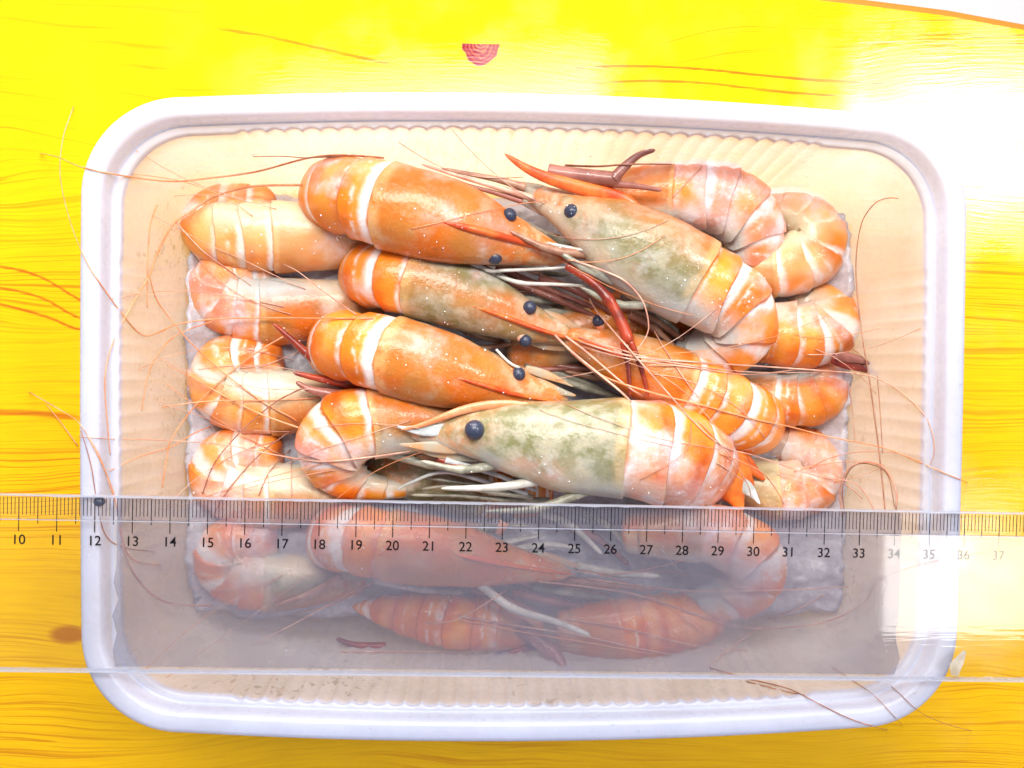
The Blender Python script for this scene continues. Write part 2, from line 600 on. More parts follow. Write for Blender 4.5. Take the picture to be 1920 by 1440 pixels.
def outline(o, step=.055):
    """Rounded rectangle with slightly bulging sides, inset by o: (point, outward normal, side, s)."""
    out = []
    hl, hw, r = HL - o, HW - o, max(RC - o * .8, .4)

    def bul(s, h, b):
        return b * (1 - (s / h) ** 2)
    N1, N2, NC = int(2 * (HL - RC) / step), int(2 * (HW - RC) / step), 26
    for side in range(4):
        N = N1 if side % 2 == 0 else N2
        L = (hl if side % 2 == 0 else hw) - r
        H = hw if side % 2 == 0 else hl
        for i in range(N):
            s = -L + 2 * L * i / N
            bb = bul(s, L, BL) if side % 2 == 0 else bul(s, L, BS)
            p = [(-s, H + bb), (-(H + bb), -s), (s, -(H + bb)), (H + bb, s)][side]
            nn = [(0, 1), (-1, 0), (0, -1), (1, 0)][side]
            out.append((p, nn, side, s))
        cx, cy = [(-(hl - r), hw - r), (-(hl - r), -(hw - r)), (hl - r, -(hw - r)), (hl - r, hw - r)][side]
        a0 = [90, 180, 270, 0][side]
        for i in range(NC):
            a = math.radians(a0 + 90 * i / NC)
            out.append(((cx + r * math.cos(a), cy + r * math.sin(a)), (math.cos(a), math.sin(a)), -1, 0))
    return out


def flute(side, s):
    if side < 0:
        return 0.0
    h = 8.3 if side % 2 == 0 else 4.6
    fade = min(1, max(0, (h - abs(s)) / .25))
    return abs(math.sin(math.pi * s / .495)) ** .8 * (.10 if side % 2 == 0 else .03) * fade


def shell(name, prof, parent, mat, ribs=None, cap=False, thick=.05, hit=False):
    vs, fs = [], []
    rings = []
    for o, z, fa in prof:
        ring = []
        for p, nn, side, s in outline(o):
            k = flute(side, s) * fa
            ring.append(len(vs))
            vs.append((p[0] + nn[0] * k, p[1] + nn[1] * k, z))
        rings.append(ring)
    m = len(rings[0])
    for i in range(len(rings) - 1):
        for k in range(m):
            fs.append((rings[i][k], rings[i][(k + 1) % m], rings[i + 1][(k + 1) % m], rings[i + 1][k]))
    if cap:
        fs.append(tuple(rings[-1]))
    o = link(name, vs, fs, mat, parent, hit=hit, recalc=False)
    if not thick:
        return o
    md = o.modifiers.new('thickness', 'SOLIDIFY')
    md.thickness = thick * CM
    md.offset = 0
    return o


box = empty('food_container', (0, 0, 0))
tag(box, 'milky translucent plastic food container with rounded corners and ribbed walls, full of prawns', 'container')
shell('rim', [(-.02, 5.95, 0), (-.03, 6.3, 0), (0, 6.41, 0), (.06, 6.47, 0), (.14, 6.495, 0), (.44, 6.495, 0), (.50, 6.47, 0), (.54, 6.40, 0), (.565, 6.2, 0), (.585, 5.98, 0), (.61, 5.93, 0), (.64, 5.92, 0)], box, M['rim'], thick=0, hit=True)
shell('ledge', [(.60, 5.922, 0), (.66, 5.91, 0), (.78, 5.89, .5), (.81, 5.86, .8), (.825, 5.79, 1), (.835, 5.70, 1)], box, M['rim'], thick=0)
wp = []
for i in range(17):
    k = i / 16
    z = 5.785 - k * (5.785 - .75)
    wp.append((.828 + .56 * k, z, 1.0 - .25 * k))
wp += [(1.42, .52, .5), (1.52, .33, .2), (1.70, .20, 0)]
shell('side_wall', wp, box, M['wall'], thick=0, hit=True)
shell('base', [(1.705, .198, 0), (1.9, .15, 0), (2.2, .13, 0), (2.21, .09, 0)], box, M['wall'], cap=True, thick=0, hit=True)

# ------------------------------------------------------------------ ice slab
vs, fs = [], []
NX, NY = 180, 130


def wall_in(z):
    return .815 + .57 * (5.58 - z) / 4.83 + .05


for j in range(NY + 1):
    for i in range(NX + 1):
        a, b = 2 * i / NX - 1, 2 * j / NY - 1
        z = 1.5 + .38 * noise.noise(Vector((a * 5, b * 4, 0))) + .16 * noise.noise(Vector((a * 19, b * 14, 3))) + .09 * noise.noise(Vector((a * 50, b * 38, 5)))
        e = max(abs(a), abs(b))
        z += .75 * max(0, (abs(a) - .9) / .1) ** 2 + .1 * max(0, (abs(b) - .9) / .1)
        z -= .55 * max(0, (abs(b) - .92) / .08) ** 2
        o = wall_in(z) + .10 * noise.noise(Vector((a * 30, b * 22, 7))) + .14 * noise.noise(Vector((a * 8, b * 6, 2))) + .10
        hl, hw, r = HL - o, HW - o, RC - .9
        x, y = a * hl, b * hw
        # pull the corners into the container's rounding
        cx, cy = max(abs(x) - (hl - r), 0), max(abs(y) - (hw - r), 0)
        q = math.hypot(cx, cy)
        if q > 0 and cx > 0 and cy > 0:
            mx = max(cx, cy)
            sc = mx / q
            x = math.copysign(hl - r + cx * sc, x)
            y = math.copysign(hw - r + cy * sc, y)
        vs.append((x, y, z))
for j in range(NY):
    for i in range(NX):
        a = j * (NX + 1) + i
        fs.append((a, a + 1, a + NX + 2, a + NX + 1))
border = [i for i in range(NX + 1)] + [(j + 1) * (NX + 1) - 1 for j in range(1, NY + 1)] + [NY * (NX + 1) + i for i in range(NX - 1, -1, -1)] + [j * (NX + 1) for j in range(NY - 1, 0, -1)]
b0 = len(vs)
for i in border:
    v = vs[i]
    vs.append((v[0] * .93, v[1] * .93, .24))
for k in range(len(border)):
    k2 = (k + 1) % len(border)
    fs.append((border[k], b0 + k, b0 + k2, border[k2]))
fs.append(tuple(b0 + k for k in range(len(border))))
ice = link('ice_slab', vs, fs, M['ice'], origin=Vector((0, 0, .24)), hit=True)
tag(ice, 'cloudy lavender grey ice frozen round the lower prawns in the container', 'ice')

# ------------------------------------------------------------------ prawns
PR = {}
SIDES = 44


def prawn(key, label, pts, ci, b='top', green=.3, frost=.3, pale=0.0, stripe=.5, aspect=.86):
    """pts: tail -> head (px, py, z, half width px). ci: control point where the carapace starts."""
    P = []
    for px, py, z, r in pts:
        w = at(px, py, z)
        P.append((w.x, w.y, w.z, r * cmpx(z)))
    n = len(P)
    chord = Vector(P[-1][:3]) - Vector(P[max(int(ci) - 1, 0)][:3])
    if b == 'top':
        B0 = Vector((0, 0, 1)).cross(chord).normalized()
        asp_l, asp_d = 1.0, .95
    else:
        B0 = Vector(b).normalized()
        asp_l, asp_d = aspect, 1.0
    K = 400
    dense = [catmull(P, (n - 1) * i / K) for i in range(K + 1)]
    L = [0.0]
    for i in range(K):
        L.append(L[-1] + (Vector(dense[i + 1][:3]) - Vector(dense[i][:3])).length)
    La = L[int(K * ci / (n - 1))]
    Lt = L[-1]

    def at_len(l):
        lo, hi = 0, K
        while hi - lo > 1:
            mid = (lo + hi) // 2
            if L[mid] <= l:
                lo = mid
            else:
                hi = mid
        t = (l - L[lo]) / max(L[hi] - L[lo], 1e-9)
        return [dense[lo][k] * (1 - t) + dense[hi][k] * t for k in range(4)]
    us = []
    for s in range(6):
        us += [s + .004, s + .03, s + .09, s + .2, s + .34, s + .5, s + .66, s + .8, s + .92, s + .99]
    us += [6.004, 6.03, 6.1] + [6.2 + 3.8 * i / 24 for i in range(25)]
    base_low = min(p[2] - p[3] for p in P)
    base = (P[int(ci)][0], P[int(ci)][1], base_low)
    root = empty('prawn', base)
    tag(root, label, 'prawn', 'prawns packed in the container')
    rng = random.Random(hash_(key))
    sd = rng.uniform(0, 50)
    vs, UV = [], []
    frames = []
    for u in us:
        l = La * u / 6 if u <= 6 else La + (Lt - La) * (u - 6) / 4
        q = at_len(l)
        q2, q1 = at_len(min(l + .12, Lt)), at_len(max(l - .12, 0))
        t = (Vector(q2[:3]) - Vector(q1[:3])).normalized()
        Bv = (B0 - t * B0.dot(t)).normalized()
        D = t.cross(Bv)
        c, r = Vector(q[:3]), max(q[3], .03)
        if u < 6:
            f = u - math.floor(u)
            k = 1 + .07 * (1 - f) ** 1.3
            if u < .35:
                k *= .45 + .55 * math.sqrt(min(u / .35, 1))
        else:
            k = 1.075 - .05 * min((u - 6) / 1.2, 1)
            if u > 9.7:
                k *= max(.25, math.sqrt(max(0, 1 - ((u - 9.7) / .31) ** 2)))
        frames.append((c, t, D, Bv, r))
        for j in range(SIDES):
            ph = 2 * math.pi * j / SIDES
            cs, sn = math.cos(ph), math.sin(ph)
            ex = .92
            dd = math.copysign(abs(cs) ** ex, cs) * r * asp_d * (1 if cs > 0 else .88)
            ll = math.copysign(abs(sn) ** ex, sn) * r * asp_l
            p = c + D * (dd * k) + Bv * (ll * k)
            nz = noise.noise(p * .9 + Vector((sd, 0, 0))) * .045 + noise.noise(p * 2.6 + Vector((0, sd, 0))) * .022
            p += (p - c).normalized() * (nz * min(1, r))
            if 0 < u < 9:
                p = p + t * (.17 * r * sn * sn)
            if u < 6:                        # side flaps: rounded, leaning back and standing off
                lo = max(0, .25 - cs) * (1 if cs > -.75 else max(0, (cs + 1) / .25))
                fl = (1 - (u - math.floor(u))) ** 2
                p = p - t * (.20 * r * fl * lo) + (p - c).normalized() * (.09 * r * fl * lo)
            vs.append(p)
        UV.append(u)
    fs, uvs = [], []
    for i in range(len(us) - 1):
        for j in range(SIDES):
            j2 = (j + 1) % SIDES
            fs.append((i * SIDES + j, i * SIDES + j2, (i + 1) * SIDES + j2, (i + 1) * SIDES + j))

            def vv(jj):
                a = jj / SIDES
                return a * 2 if a <= .5 else a * 2 - 2
            va, vb = vv(j), vv(j + 1)
            if abs(va - vb) > 1:
                va = -va if va > 0 else va
                vb = vb
            uvs.append([(UV[i], va), (UV[i], vb), (UV[i + 1], vb), (UV[i + 1], va)])
    vs.append(frames[0][0] - frames[0][1] * .05)
    vs.append(frames[-1][0] + frames[-1][1] * .05)
    m = len(us) - 1
    for j in range(SIDES):
        j2 = (j + 1) % SIDES
        fs.append((len(vs) - 2, j2, j))
        uvs.append([(0, 0)] * 3)
        fs.append((len(vs) - 1, m * SIDES + j, m * SIDES + j2))
        uvs.append([(10, 0)] * 3)
    bo = link('body', vs, fs, M['prawn'], root, uvs=uvs, hit=True, recalc=False)
    bo.color = (green, frost, pale, stripe)
    PR[key] = dict(root=root, frames=frames, us=us, rng=rng, bv=BVHTree.FromPolygons([Vector(v) for v in vs], fs))
    return root


def hash_(s):
    h = 17
    for c in s:
        h = (h * 31 + ord(c)) % 99991
    return h


def eye(key, px, py, z, r=.215, frm=None):
    """Round dark eye on a short stalk; frm: pixel where the stalk starts."""
    root = PR[key]['root']
    c = at(px, py, z)
    owner = root
    if frm:
        a = at(frm[0], frm[1], z - .15)
        mid = a.lerp(c, .6)
        vs, fs = tube_data([a, mid, c], [.13, .17, .16], 10)
        owner = link('eye_stalk', vs, fs, M['stalk'], root)
        owner['base'] = root['base']
    vs, fs = ball(c, r)
    return link('eye', vs, fs, M['eye'], owner, hit=True)


def rostrum(key, pts, z0, z1, w=.13, h=.26, dorsal=(0, 0, 1), teeth=9, mat='rostrum'):
    """Saw-toothed beak along traced pixels, higher than wide; dorsal is the toothed side."""
    root = PR[key]['root']
    n = len(pts)
    P = [tuple(at(x, y, z0 + (z1 - z0) * i / (n - 1))) for i, (x, y) in enumerate(pts)]
    N = 24
    cp = []
    for i in range(N + 1):
        c = Vector(catmull(P, (n - 1) * i / N))
        hh = PR[key]['bv'].ray_cast(CAM_POS, (c - CAM_POS).normalized())
        if hh[0] is not None and hh[0].z > c.z and dorsal[2] > .5:
            c = hh[0] - Vector((0, 0, max(0, .4 - i / N) * .12))
        cp.append(c)
    for _ in range(3):
        for i in range(1, N):
            cp[i] = (cp[i - 1] + cp[i] * 2 + cp[i + 1]) / 4
    rad = []
    for i in range(N + 1):
        k = i / N
        rad.append(max(.012, min(1, .12 + k * 5) * h * (.30 + .70 * math.sin(math.pi * min(k * 1.7 + .12, 1) / 1.0 * .5)) * (1 - k) ** .55))
    d = Vector(dorsal).normalized()
    vs, fs = tube_data(cp, rad, 12, w / h, d.cross((cp[-1] - cp[0]).normalized()))
    for k in range(teeth):
        q = (k + .6) / (teeth + .6) * .9
        i = int(q * N)
        t = (cp[i + 1] - cp[i]).normalized()
        dd = (d - t * d.dot(t)).normalized()
        s = t.cross(dd)
        b = cp[i] + dd * rad[i] * .72
        L = .16 * (1 - q * .5)
        b0 = len(vs)
        vs += [b - t * L * .8, b + s * .035, b - s * .035, b + dd * L * .42 + t * L * .55, b - dd * .05 + t * L * .3]
        fs += [(b0, b0 + 1, b0 + 3), (b0, b0 + 3, b0 + 2), (b0 + 1, b0 + 4, b0 + 3), (b0 + 2, b0 + 3, b0 + 4)]
    return link('rostrum', vs, fs, M[mat], root, hit=True)


def blade(key, pts, z, wpx, mat='scale', name='antennal_scale', flat=.25, dz=None, end=.15):
    """Flat leaf-like plate along traced pixels."""
    root = PR[key]['root']
    n = len(pts)
    zs = [z] * n if dz is None else [z + dz * i / (n - 1) for i in range(n)]
    P = [tuple(at(x, y, zz)) for (x, y), zz in zip(pts, zs)]
    N = 16
    cp = [Vector(catmull(P, (n - 1) * i / N)) for i in range(N + 1)]
    w = wpx * cmpx(z)
    rad = [w * max(.06, (.55 + .45 * math.sin(math.pi * min(i / N * 1.25, 1))) * (1 - (i / N) ** 3 * (1 - end))) for i in range(N + 1)]
    vs, fs = tube_data(cp, rad, 12, flat)
    return link(name, vs, fs, M[mat], root, hit=True)


def limb(key, pts, z, w0, w1, mat, name='leg', dz=0.0, joints=(), owner=None):
    """Jointed leg or claw finger along traced pixels, widths in pixels (full)."""
    root = PR[key]['root']
    n = len(pts)
    P = [tuple(at(x, y, z + dz * i / max(n - 1, 1))) for i, (x, y) in enumerate(pts)]
    N = max(12, 7 * (n - 1))
    cp, rad = [], []
    for i in range(N + 1):
        s = (n - 1) * i / N
        cp.append(Vector(catmull(P, s)))
        k = i / N
        r = .5 * (w0 + (w1 - w0) * k) * cmpx(z)
        for j in joints:
            r *= 1 + .22 * math.exp(-((s - j) / .12) ** 2)
        if k > .9:
            r *= max(.15, math.sqrt(max(0, 1 - ((k - .9) / .101) ** 2)))
        rad.append(max(r, .008))
    vs, fs = tube_data(cp, rad, 10)
    o = link(name, vs, fs, M[mat], owner or root, hit=True)
    o['base'] = root['base']
    return o


G = (0, -.12, 1)
prawn('A', 'pale yellow curled prawn with white upper flesh in the top left corner',
      [(520, 389, 1.6, 36), (450, 396, 1.7, 48), (402, 410, 1.8, 54), (412, 436, 2.1, 60), (470, 440, 2.3, 64), (550, 440, 2.3, 66), (640, 442, 2.0, 60), (720, 455, 1.5, 42)], 4.6, G, .05, .15, .4, .9)
prawn('G', 'orange curled prawn with blue grey flesh, second down the left side',
      [(520, 509, 1.6, 36), (460, 506, 1.7, 48), (425, 520, 1.8, 54), (425, 555, 1.7, 60), (475, 578, 1.8, 62), (550, 578, 1.8, 62), (640, 570, 1.6, 52), (720, 560, 1.2, 36)], 4.3, G, .3, .45, 0, .6)
prawn('L', 'orange curled prawn with yellow middle, third down the left side beside the red claws',
      [(530, 676, 1.6, 36), (462, 676, 1.7, 48), (424, 690, 1.8, 56), (425, 728, 1.7, 64), (475, 750, 1.8, 62), (550, 750, 1.8, 60), (630, 742, 1.6, 50), (700, 735, 1.2, 36)], 4.5, G, .4, .3, .25, .7)
prawn('M', 'pinkish curled prawn at the left just above the ruler numbers 15 and 16',
      [(530, 854, 1.6, 36), (462, 852, 1.7, 48), (424, 866, 1.8, 56), (425, 900, 1.7, 62), (475, 922, 1.8, 62), (550, 925, 1.8, 60), (630, 925, 1.5, 48), (700, 925, 1.2, 36)], 4.5, G, .4, .5, .2, .6)
prawn('R', 'red curled prawn with pale green flesh at the left under the ruler',
      [(520, 1014, 1.6, 36), (455, 1016, 1.7, 48), (424, 1030, 1.8, 52), (430, 1066, 1.7, 56), (485, 1084, 1.7, 56), (550, 1085, 1.6, 54), (620, 1080, 1.4, 46), (690, 1075, 1.1, 34)], 4.2, G, .6, .35)
prawn('E', 'pale yellow striped prawn with frosted back at the top right corner',
      [(1420, 390, 1.0, 34), (1480, 398, 1.4, 46), (1524, 430, 1.7, 54), (1518, 475, 1.9, 58), (1470, 497, 2.0, 58), (1410, 495, 1.8, 52), (1340, 480, 1.4, 40)], 4.3, (0, -.3, -1), .1, .5, .6, .9)
prawn('F', 'orange curved prawn tail end with dark tail tips at the right edge of the pack',
      [(1480, 560, 1.1, 34), (1530, 572, 1.5, 48), (1552, 600, 1.9, 56), (1530, 625, 2.1, 62), (1470, 625, 2.2, 62), (1400, 612, 2.0, 54), (1330, 600, 1.6, 42)], 4.4, (0, -.6, -.8), .2, .2, .1)
prawn('K', 'small orange prawn end on the right, just below the dark tail tips',
      [(1440, 690, 1.0, 30), (1500, 695, 1.4, 42), (1542, 715, 1.6, 46), (1530, 742, 1.8, 50), (1475, 748, 1.8, 50), (1410, 735, 1.6, 46), (1350, 720, 1.3, 38)], 4.4, (0, -.5, -.9), .4, .35, .05)
prawn('O', 'greyish prawn with a frosty back at the right just above the ruler number 31',
      [(1430, 830, 1.0, 34), (1490, 838, 1.3, 44), (1532, 868, 1.5, 48), (1515, 908, 1.6, 52), (1455, 915, 1.7, 58), (1390, 900, 1.5, 50), (1330, 885, 1.2, 38)], 4.0, (0, -.5, -.9), .6, .8, .4, .1)
prawn('D', 'large pink and orange frosted prawn arched along the top right',
      [(1360, 520, 1.5, 36), (1404, 484, 1.9, 52), (1404, 424, 2.3, 62), (1355, 378, 2.6, 68), (1275, 368, 2.8, 64), (1190, 372, 2.7, 56), (1110, 385, 2.4, 38)], 4.2, (0, -.3, 1), .25, .66, .1, .35)
prawn('J', 'brown orange prawn seen from above with its tail end near the ruler number 30',
      [(1345, 765, .9, 40), (1400, 788, 1.5, 54), (1410, 790, 2.4, 60), (1375, 770, 3.0, 62), (1300, 732, 3.3, 64), (1220, 698, 3.3, 60), (1160, 672, 3.15, 50), (1110, 650, 3.0, 34), (1055, 630, 2.9, 18)], 4.2, 'top', .3, .1)
prawn('C', 'large prawn facing up left with a raised red beak and pink frosted belly',
      [(1270, 672, 2.0, 40), (1330, 662, 2.7, 54), (1384, 625, 3.3, 64), (1372, 572, 3.7, 72), (1302, 533, 3.9, 84), (1208, 484, 3.95, 88), (1142, 443, 3.85, 72), (1090, 414, 3.75, 50), (1040, 386, 3.6, 32), (985, 360, 3.4, 15)], 4.0, (0, -.3, 1), .62, .5, 0, .5)
prawn('H', 'orange prawn with olive speckled back, second from top of the middle stack',
      [(800, 545, .8, 34), (725, 525, 1.2, 46), (692, 514, 2.0, 56), (712, 516, 2.8, 58), (770, 528, 3.1, 62), (860, 556, 3.2, 61), (930, 580, 3.1, 50), (985, 604, 2.95, 36), (1040, 622, 2.8, 24), (1090, 640, 2.7, 12)], 4.0, 'top', .75, .15)
prawn('B', 'big orange prawn with both dark eyes showing, topmost of the middle stack',
      [(740, 420, 1.2, 40), (660, 388, 1.7, 56), (628, 368, 2.6, 64), (652, 366, 3.5, 68), (720, 384, 3.9, 76), (820, 411, 4.0, 77), (890, 430, 3.85, 64), (950, 450, 3.65, 46), (1010, 468, 3.5, 30), (1065, 486, 3.4, 14)], 4.0, 'top', .28, .2)
prawn('I', 'orange prawn with broad white band and one dark eye, in the centre',
      [(770, 690, 1.0, 36), (670, 660, 1.5, 50), (636, 648, 2.4, 60), (660, 650, 3.2, 62), (725, 664, 3.6, 70), (820, 690, 3.6, 68), (890, 709, 3.5, 56), (950, 725, 3.3, 42), (1010, 740, 3.15, 28), (1065, 750, 3.0, 13)], 4.0, 'top', .42, .12)
prawn('N', 'orange curled prawn with grey belly lying under the head of the green prawn',
      [(770, 918, 1.9, 14), (700, 912, 2.1, 26), (645, 890, 2.4, 46), (625, 845, 2.8, 66), (655, 805, 3.1, 72), (730, 795, 3.1, 66), (810, 800, 2.8, 56), (880, 812, 2.4, 40)], 4.6, (0, .35, -1), .5, .25)
prawn('Z', 'large green headed prawn facing left, lying along the ruler edge',
      [(1280, 915, .9, 40), (1318, 900, 1.6, 56), (1300, 875, 2.8, 84), (1258, 857, 3.8, 95), (1205, 848, 4.2, 96), (1160, 845, 4.3, 94), (1070, 842, 4.3, 90), (980, 828, 4.15, 74), (915, 817, 4.0, 56), (855, 813, 3.85, 38), (800, 813, 3.75, 22), (760, 813, 3.7, 9)], 4.85, (0, -.22, 1), 1.0, .66, 0, .7)
prawn('P', 'pink orange prawn with white bands under the ruler between 18 and 24',
      [(760, 1035, .9, 34), (665, 1016, 1.4, 48), (630, 1008, 2.2, 56), (655, 1010, 3.0, 58), (720, 1020, 3.3, 62), (820, 1034, 3.3, 61), (890, 1047, 3.2, 50), (950, 1058, 3.05, 36), (1010, 1066, 2.95, 24), (1070, 1076, 2.8, 12)], 4.0, 'top', .25, .3, -.3)
prawn('Q', 'coral prawn curling round under the ruler numbers 28 to 31',
      [(1270, 1150, 1.7, 26), (1340, 1128, 2.1, 42), (1400, 1095, 2.5, 56), (1408, 1045, 2.8, 62), (1350, 1008, 3.0, 60), (1250, 998, 3.0, 56), (1165, 1000, 2.7, 38)], 4.4, (0, -.3, 1), .35, .35, -.4)
prawn('S', 'red prawn tail with a pointed tip at the bottom left under the ruler',
      [(662, 1137, 1.7, 6), (720, 1145, 2.0, 28), (790, 1156, 2.2, 44), (860, 1166, 2.3, 48), (940, 1172, 2.1, 44), (1010, 1178, 1.7, 32)], 3.8, 'top', .1, .1, -.55, -.3)
prawn('T', 'red orange prawn lying along the bottom right of the pack under the ruler',
      [(1350, 1160, 1.6, 28), (1290, 1165, 2.0, 50), (1210, 1175, 2.3, 58), (1130, 1182, 2.3, 54), (1040, 1180, 2.1, 36)], 2.6, 'top', .1, .1, -.55, -.3)

prawn('X', 'brown prawn mostly hidden in the central gap below the red claw',
      [(1300, 585, 1.1, 40), (1220, 592, 1.4, 50), (1130, 610, 1.6, 54), (1040, 640, 1.6, 52), (950, 668, 1.4, 38)], 2.2, 'top', .5, 0, 0, .2)
prawn('Y', 'grey green prawn glimpsed under the white legs just above ruler number 21',
      [(1030, 925, 1.0, 40), (930, 920, 1.4, 50), (830, 905, 1.5, 50), (740, 885, 1.4, 38), (690, 870, 1.2, 22)], 1.2, 'top', 1.0, .1, 0, .2)

# heads
eye('B', 955, 404, 4.25, .225, (930, 417))
eye('B', 928, 483, 4.1, .225, (918, 463))
rostrum('B', [(825, 416), (880, 428), (950, 446), (1010, 464), (1088, 491)], 4.85, 3.6, .17, .24)
blade('B', [(955, 425), (1000, 445), (1050, 472)], 3.55, 20)
blade('B', [(950, 462), (995, 478), (1040, 500)], 3.4, 18)
eye('C', 1072, 397, 4.25, .24, (1098, 405))
rostrum('C', [(1235, 424), (1170, 372), (1100, 355), (1035, 337), (985, 315), (946, 288)], 4.0, 4.5, .13, .30, (.5, .85, .1), 12)
blade('C', [(1085, 420), (1030, 395), (960, 362), (938, 356)], 3.5, 15)
blade('C', [(1085, 395), (1030, 368), (975, 350), (935, 338)], 3.7, 17)
eye('H', 993, 577, 3.55, .22, (975, 590))
eye('H', 985, 639, 3.35, .20, (970, 625))
rostrum('H', [(880, 572), (940, 592), (1010, 618), (1060, 633), (1105, 652)], 3.95, 3.0, .12, .20)
blade('H', [(1000, 590), (1050, 605), (1100, 622)], 2.9, 18)
blade('H', [(990, 635), (1040, 645), (1080, 660)], 2.7, 16)
eye('I', 972, 702, 3.75, .22, (952, 710))
rostrum('I', [(845, 706), (900, 720), (960, 738), (1010, 748), (1060, 756)], 4.3, 3.4, .12, .20)
blade('I', [(975, 715), (1020, 727), (1080, 742)], 3.3, 17)
blade('I', [(985, 690), (1030, 705), (1075, 725)], 3.35, 9)
eye('J', 1122, 602, 3.0, .2, (1128, 622))
rostrum('J', [(1190, 680), (1140, 658), (1090, 640), (1030, 622)], 3.9, 3.1, .11, .18)
eye('Z', 890, 806, 4.75, .30, (905, 808))
rostrum('Z', [(1010, 760), (950, 757), (890, 763), (840, 778), (790, 798), (752, 806)], 4.45, 4.25, .12, .19, (0, 1, .1), 11, 'feeler')
blade('Z', [(900, 832), (850, 838), (790, 836), (748, 833)], 4.1, 14)
blade('Z', [(860, 800), (815, 806), (775, 805), (745, 800)], 4.2, 13, 'frost')
blade('Z', [(905, 860), (860, 855), (810, 850), (760, 838)], 3.9, 10)
eye('P', 950, 968, 3.2, .22, (935, 1000))
eye('P', 957, 1084, 3.1, .22, (940, 1072))
rostrum('P', [(850, 1040), (910, 1052), (980, 1064), (1080, 1078)], 4.0, 3.1, .12, .20)
blade('P', [(975, 1045), (1030, 1052), (1090, 1062)], 2.9, 18)

# claws and legs
arm = limb('D', [(1028, 320), (1060, 326), (1110, 332), (1165, 338)], 4.05, 26, 30, 'clawbrown', 'claw_arm', .2)
limb('D', [(1150, 336), (1172, 312), (1198, 291), (1229, 281)], 4.3, 24, 7, 'clawbrown', 'claw_finger', .3, owner=arm)
limb('D', [(1150, 344), (1195, 349), (1241, 357)], 4.25, 16, 7, 'clawbrown', 'claw_finger', owner=arm)
arm = limb('J', [(1062, 498), (1105, 525), (1140, 560), (1165, 605), (1180, 645)], 4.2, 15, 25, 'claw', 'claw_arm', .3, (2,))
limb('J', [(1168, 640), (1178, 690), (1181, 742)], 4.5, 14, 6, 'claw', 'claw_finger', -.2, owner=arm)
limb('J', [(1182, 640), (1202, 690), (1216, 745)], 4.5, 14, 6, 'claw', 'claw_finger', -.2, owner=arm)
limb('I', [(690, 728), (640, 708), (582, 668), (545, 635), (512, 606)], 2.6, 30, 6, 'claw', 'claw_finger', .9)
limb('I', [(690, 730), (640, 718), (595, 709), (550, 699)], 2.6, 24, 7, 'claw', 'claw_finger', .7)
limb('N', [(660, 745), (610, 737), (580, 730), (555, 716)], 2.9, 26, 7, 'clawbrown', 'claw_finger', .3)
limb('B', [(888, 488), (915, 507), (950, 507), (1040, 503), (1086, 498)], 3.5, 8, 5, 'legpale', 'leg', .5, (1,))
limb('B', [(930, 515), (975, 530), (1040, 533), (1098, 536)], 3.4, 9, 6, 'legpale', 'leg', .4, (1,))
limb('B', [(1025, 456), (1105, 471), (1170, 474), (1220, 476)], 3.9, 7, 5, 'legpale', 'leg', 1.1)
limb('I', [(930, 655), (955, 680), (975, 690)], 3.8, 5, 6, 'legpale', 'leg')
limb('Z', [(835, 862), (870, 872), (930, 890), (1010, 922)], 3.9, 13, 7, 'frost', 'leg', -.2)
limb('Z', [(868, 878), (845, 868), (818, 860)], 3.8, 22, 12, 'claw', 'claw_finger')
limb('Z', [(1000, 932), (930, 925), (850, 912), (790, 917)], 3.2, 10, 5, 'leggrey', 'leg', -.4, (1, 2))
limb('Z', [(990, 926), (900, 900), (830, 885), (770, 905), (745, 918)], 3.2, 9, 5, 'frost', 'leg', -.3, (2,))
limb('Z', [(1010, 940), (920, 915), (860, 905), (800, 896)], 3.0, 9, 5, 'leggrey', 'leg', -.3, (1,))
limb('Z', [(1030, 938), (940, 936), (860, 930), (770, 928)], 2.9, 12, 6, 'leggrey', 'leg', -.4, (1,))
for k, (a, b2, c) in enumerate([((1005, 660), (1090, 690), (1190, 738)), ((985, 680), (1080, 712), (1170, 748)), ((1000, 650), (1110, 672), (1210, 720)), ((1020, 700), (1100, 728), (1190, 752)), ((1090, 640), (1130, 690), (1180, 748))]):
    limb('H', [a, b2, c], 1.9 + .12 * k, 16, 8, ['legbrown', 'leggrey'][k % 2], 'leg', .1, (1,))
for k, (a, b2, c) in enumerate([((1165, 552), (1215, 578), (1275, 625)), ((1170, 575), (1225, 600), (1285, 640)), ((1185, 560), (1240, 575), (1300, 600)), ((1180, 590), (1225, 615), (1265, 650))]):
    limb('C', [a, b2, c], 2.5 + .1 * k, 18, 9, ['leggrey', 'legbrown'][k % 2], 'leg', .1, (1,))
for k, (a, b2, c) in enumerate([((930, 500), (1010, 535), (1120, 580)), ((950, 525), (1040, 560), (1130, 600)), ((1010, 520), (1080, 545), (1150, 590))]):
    limb('B', [a, b2, c], 2.3 + .1 * k, 16, 9, 'clawbrown', 'leg', .1, (1,))
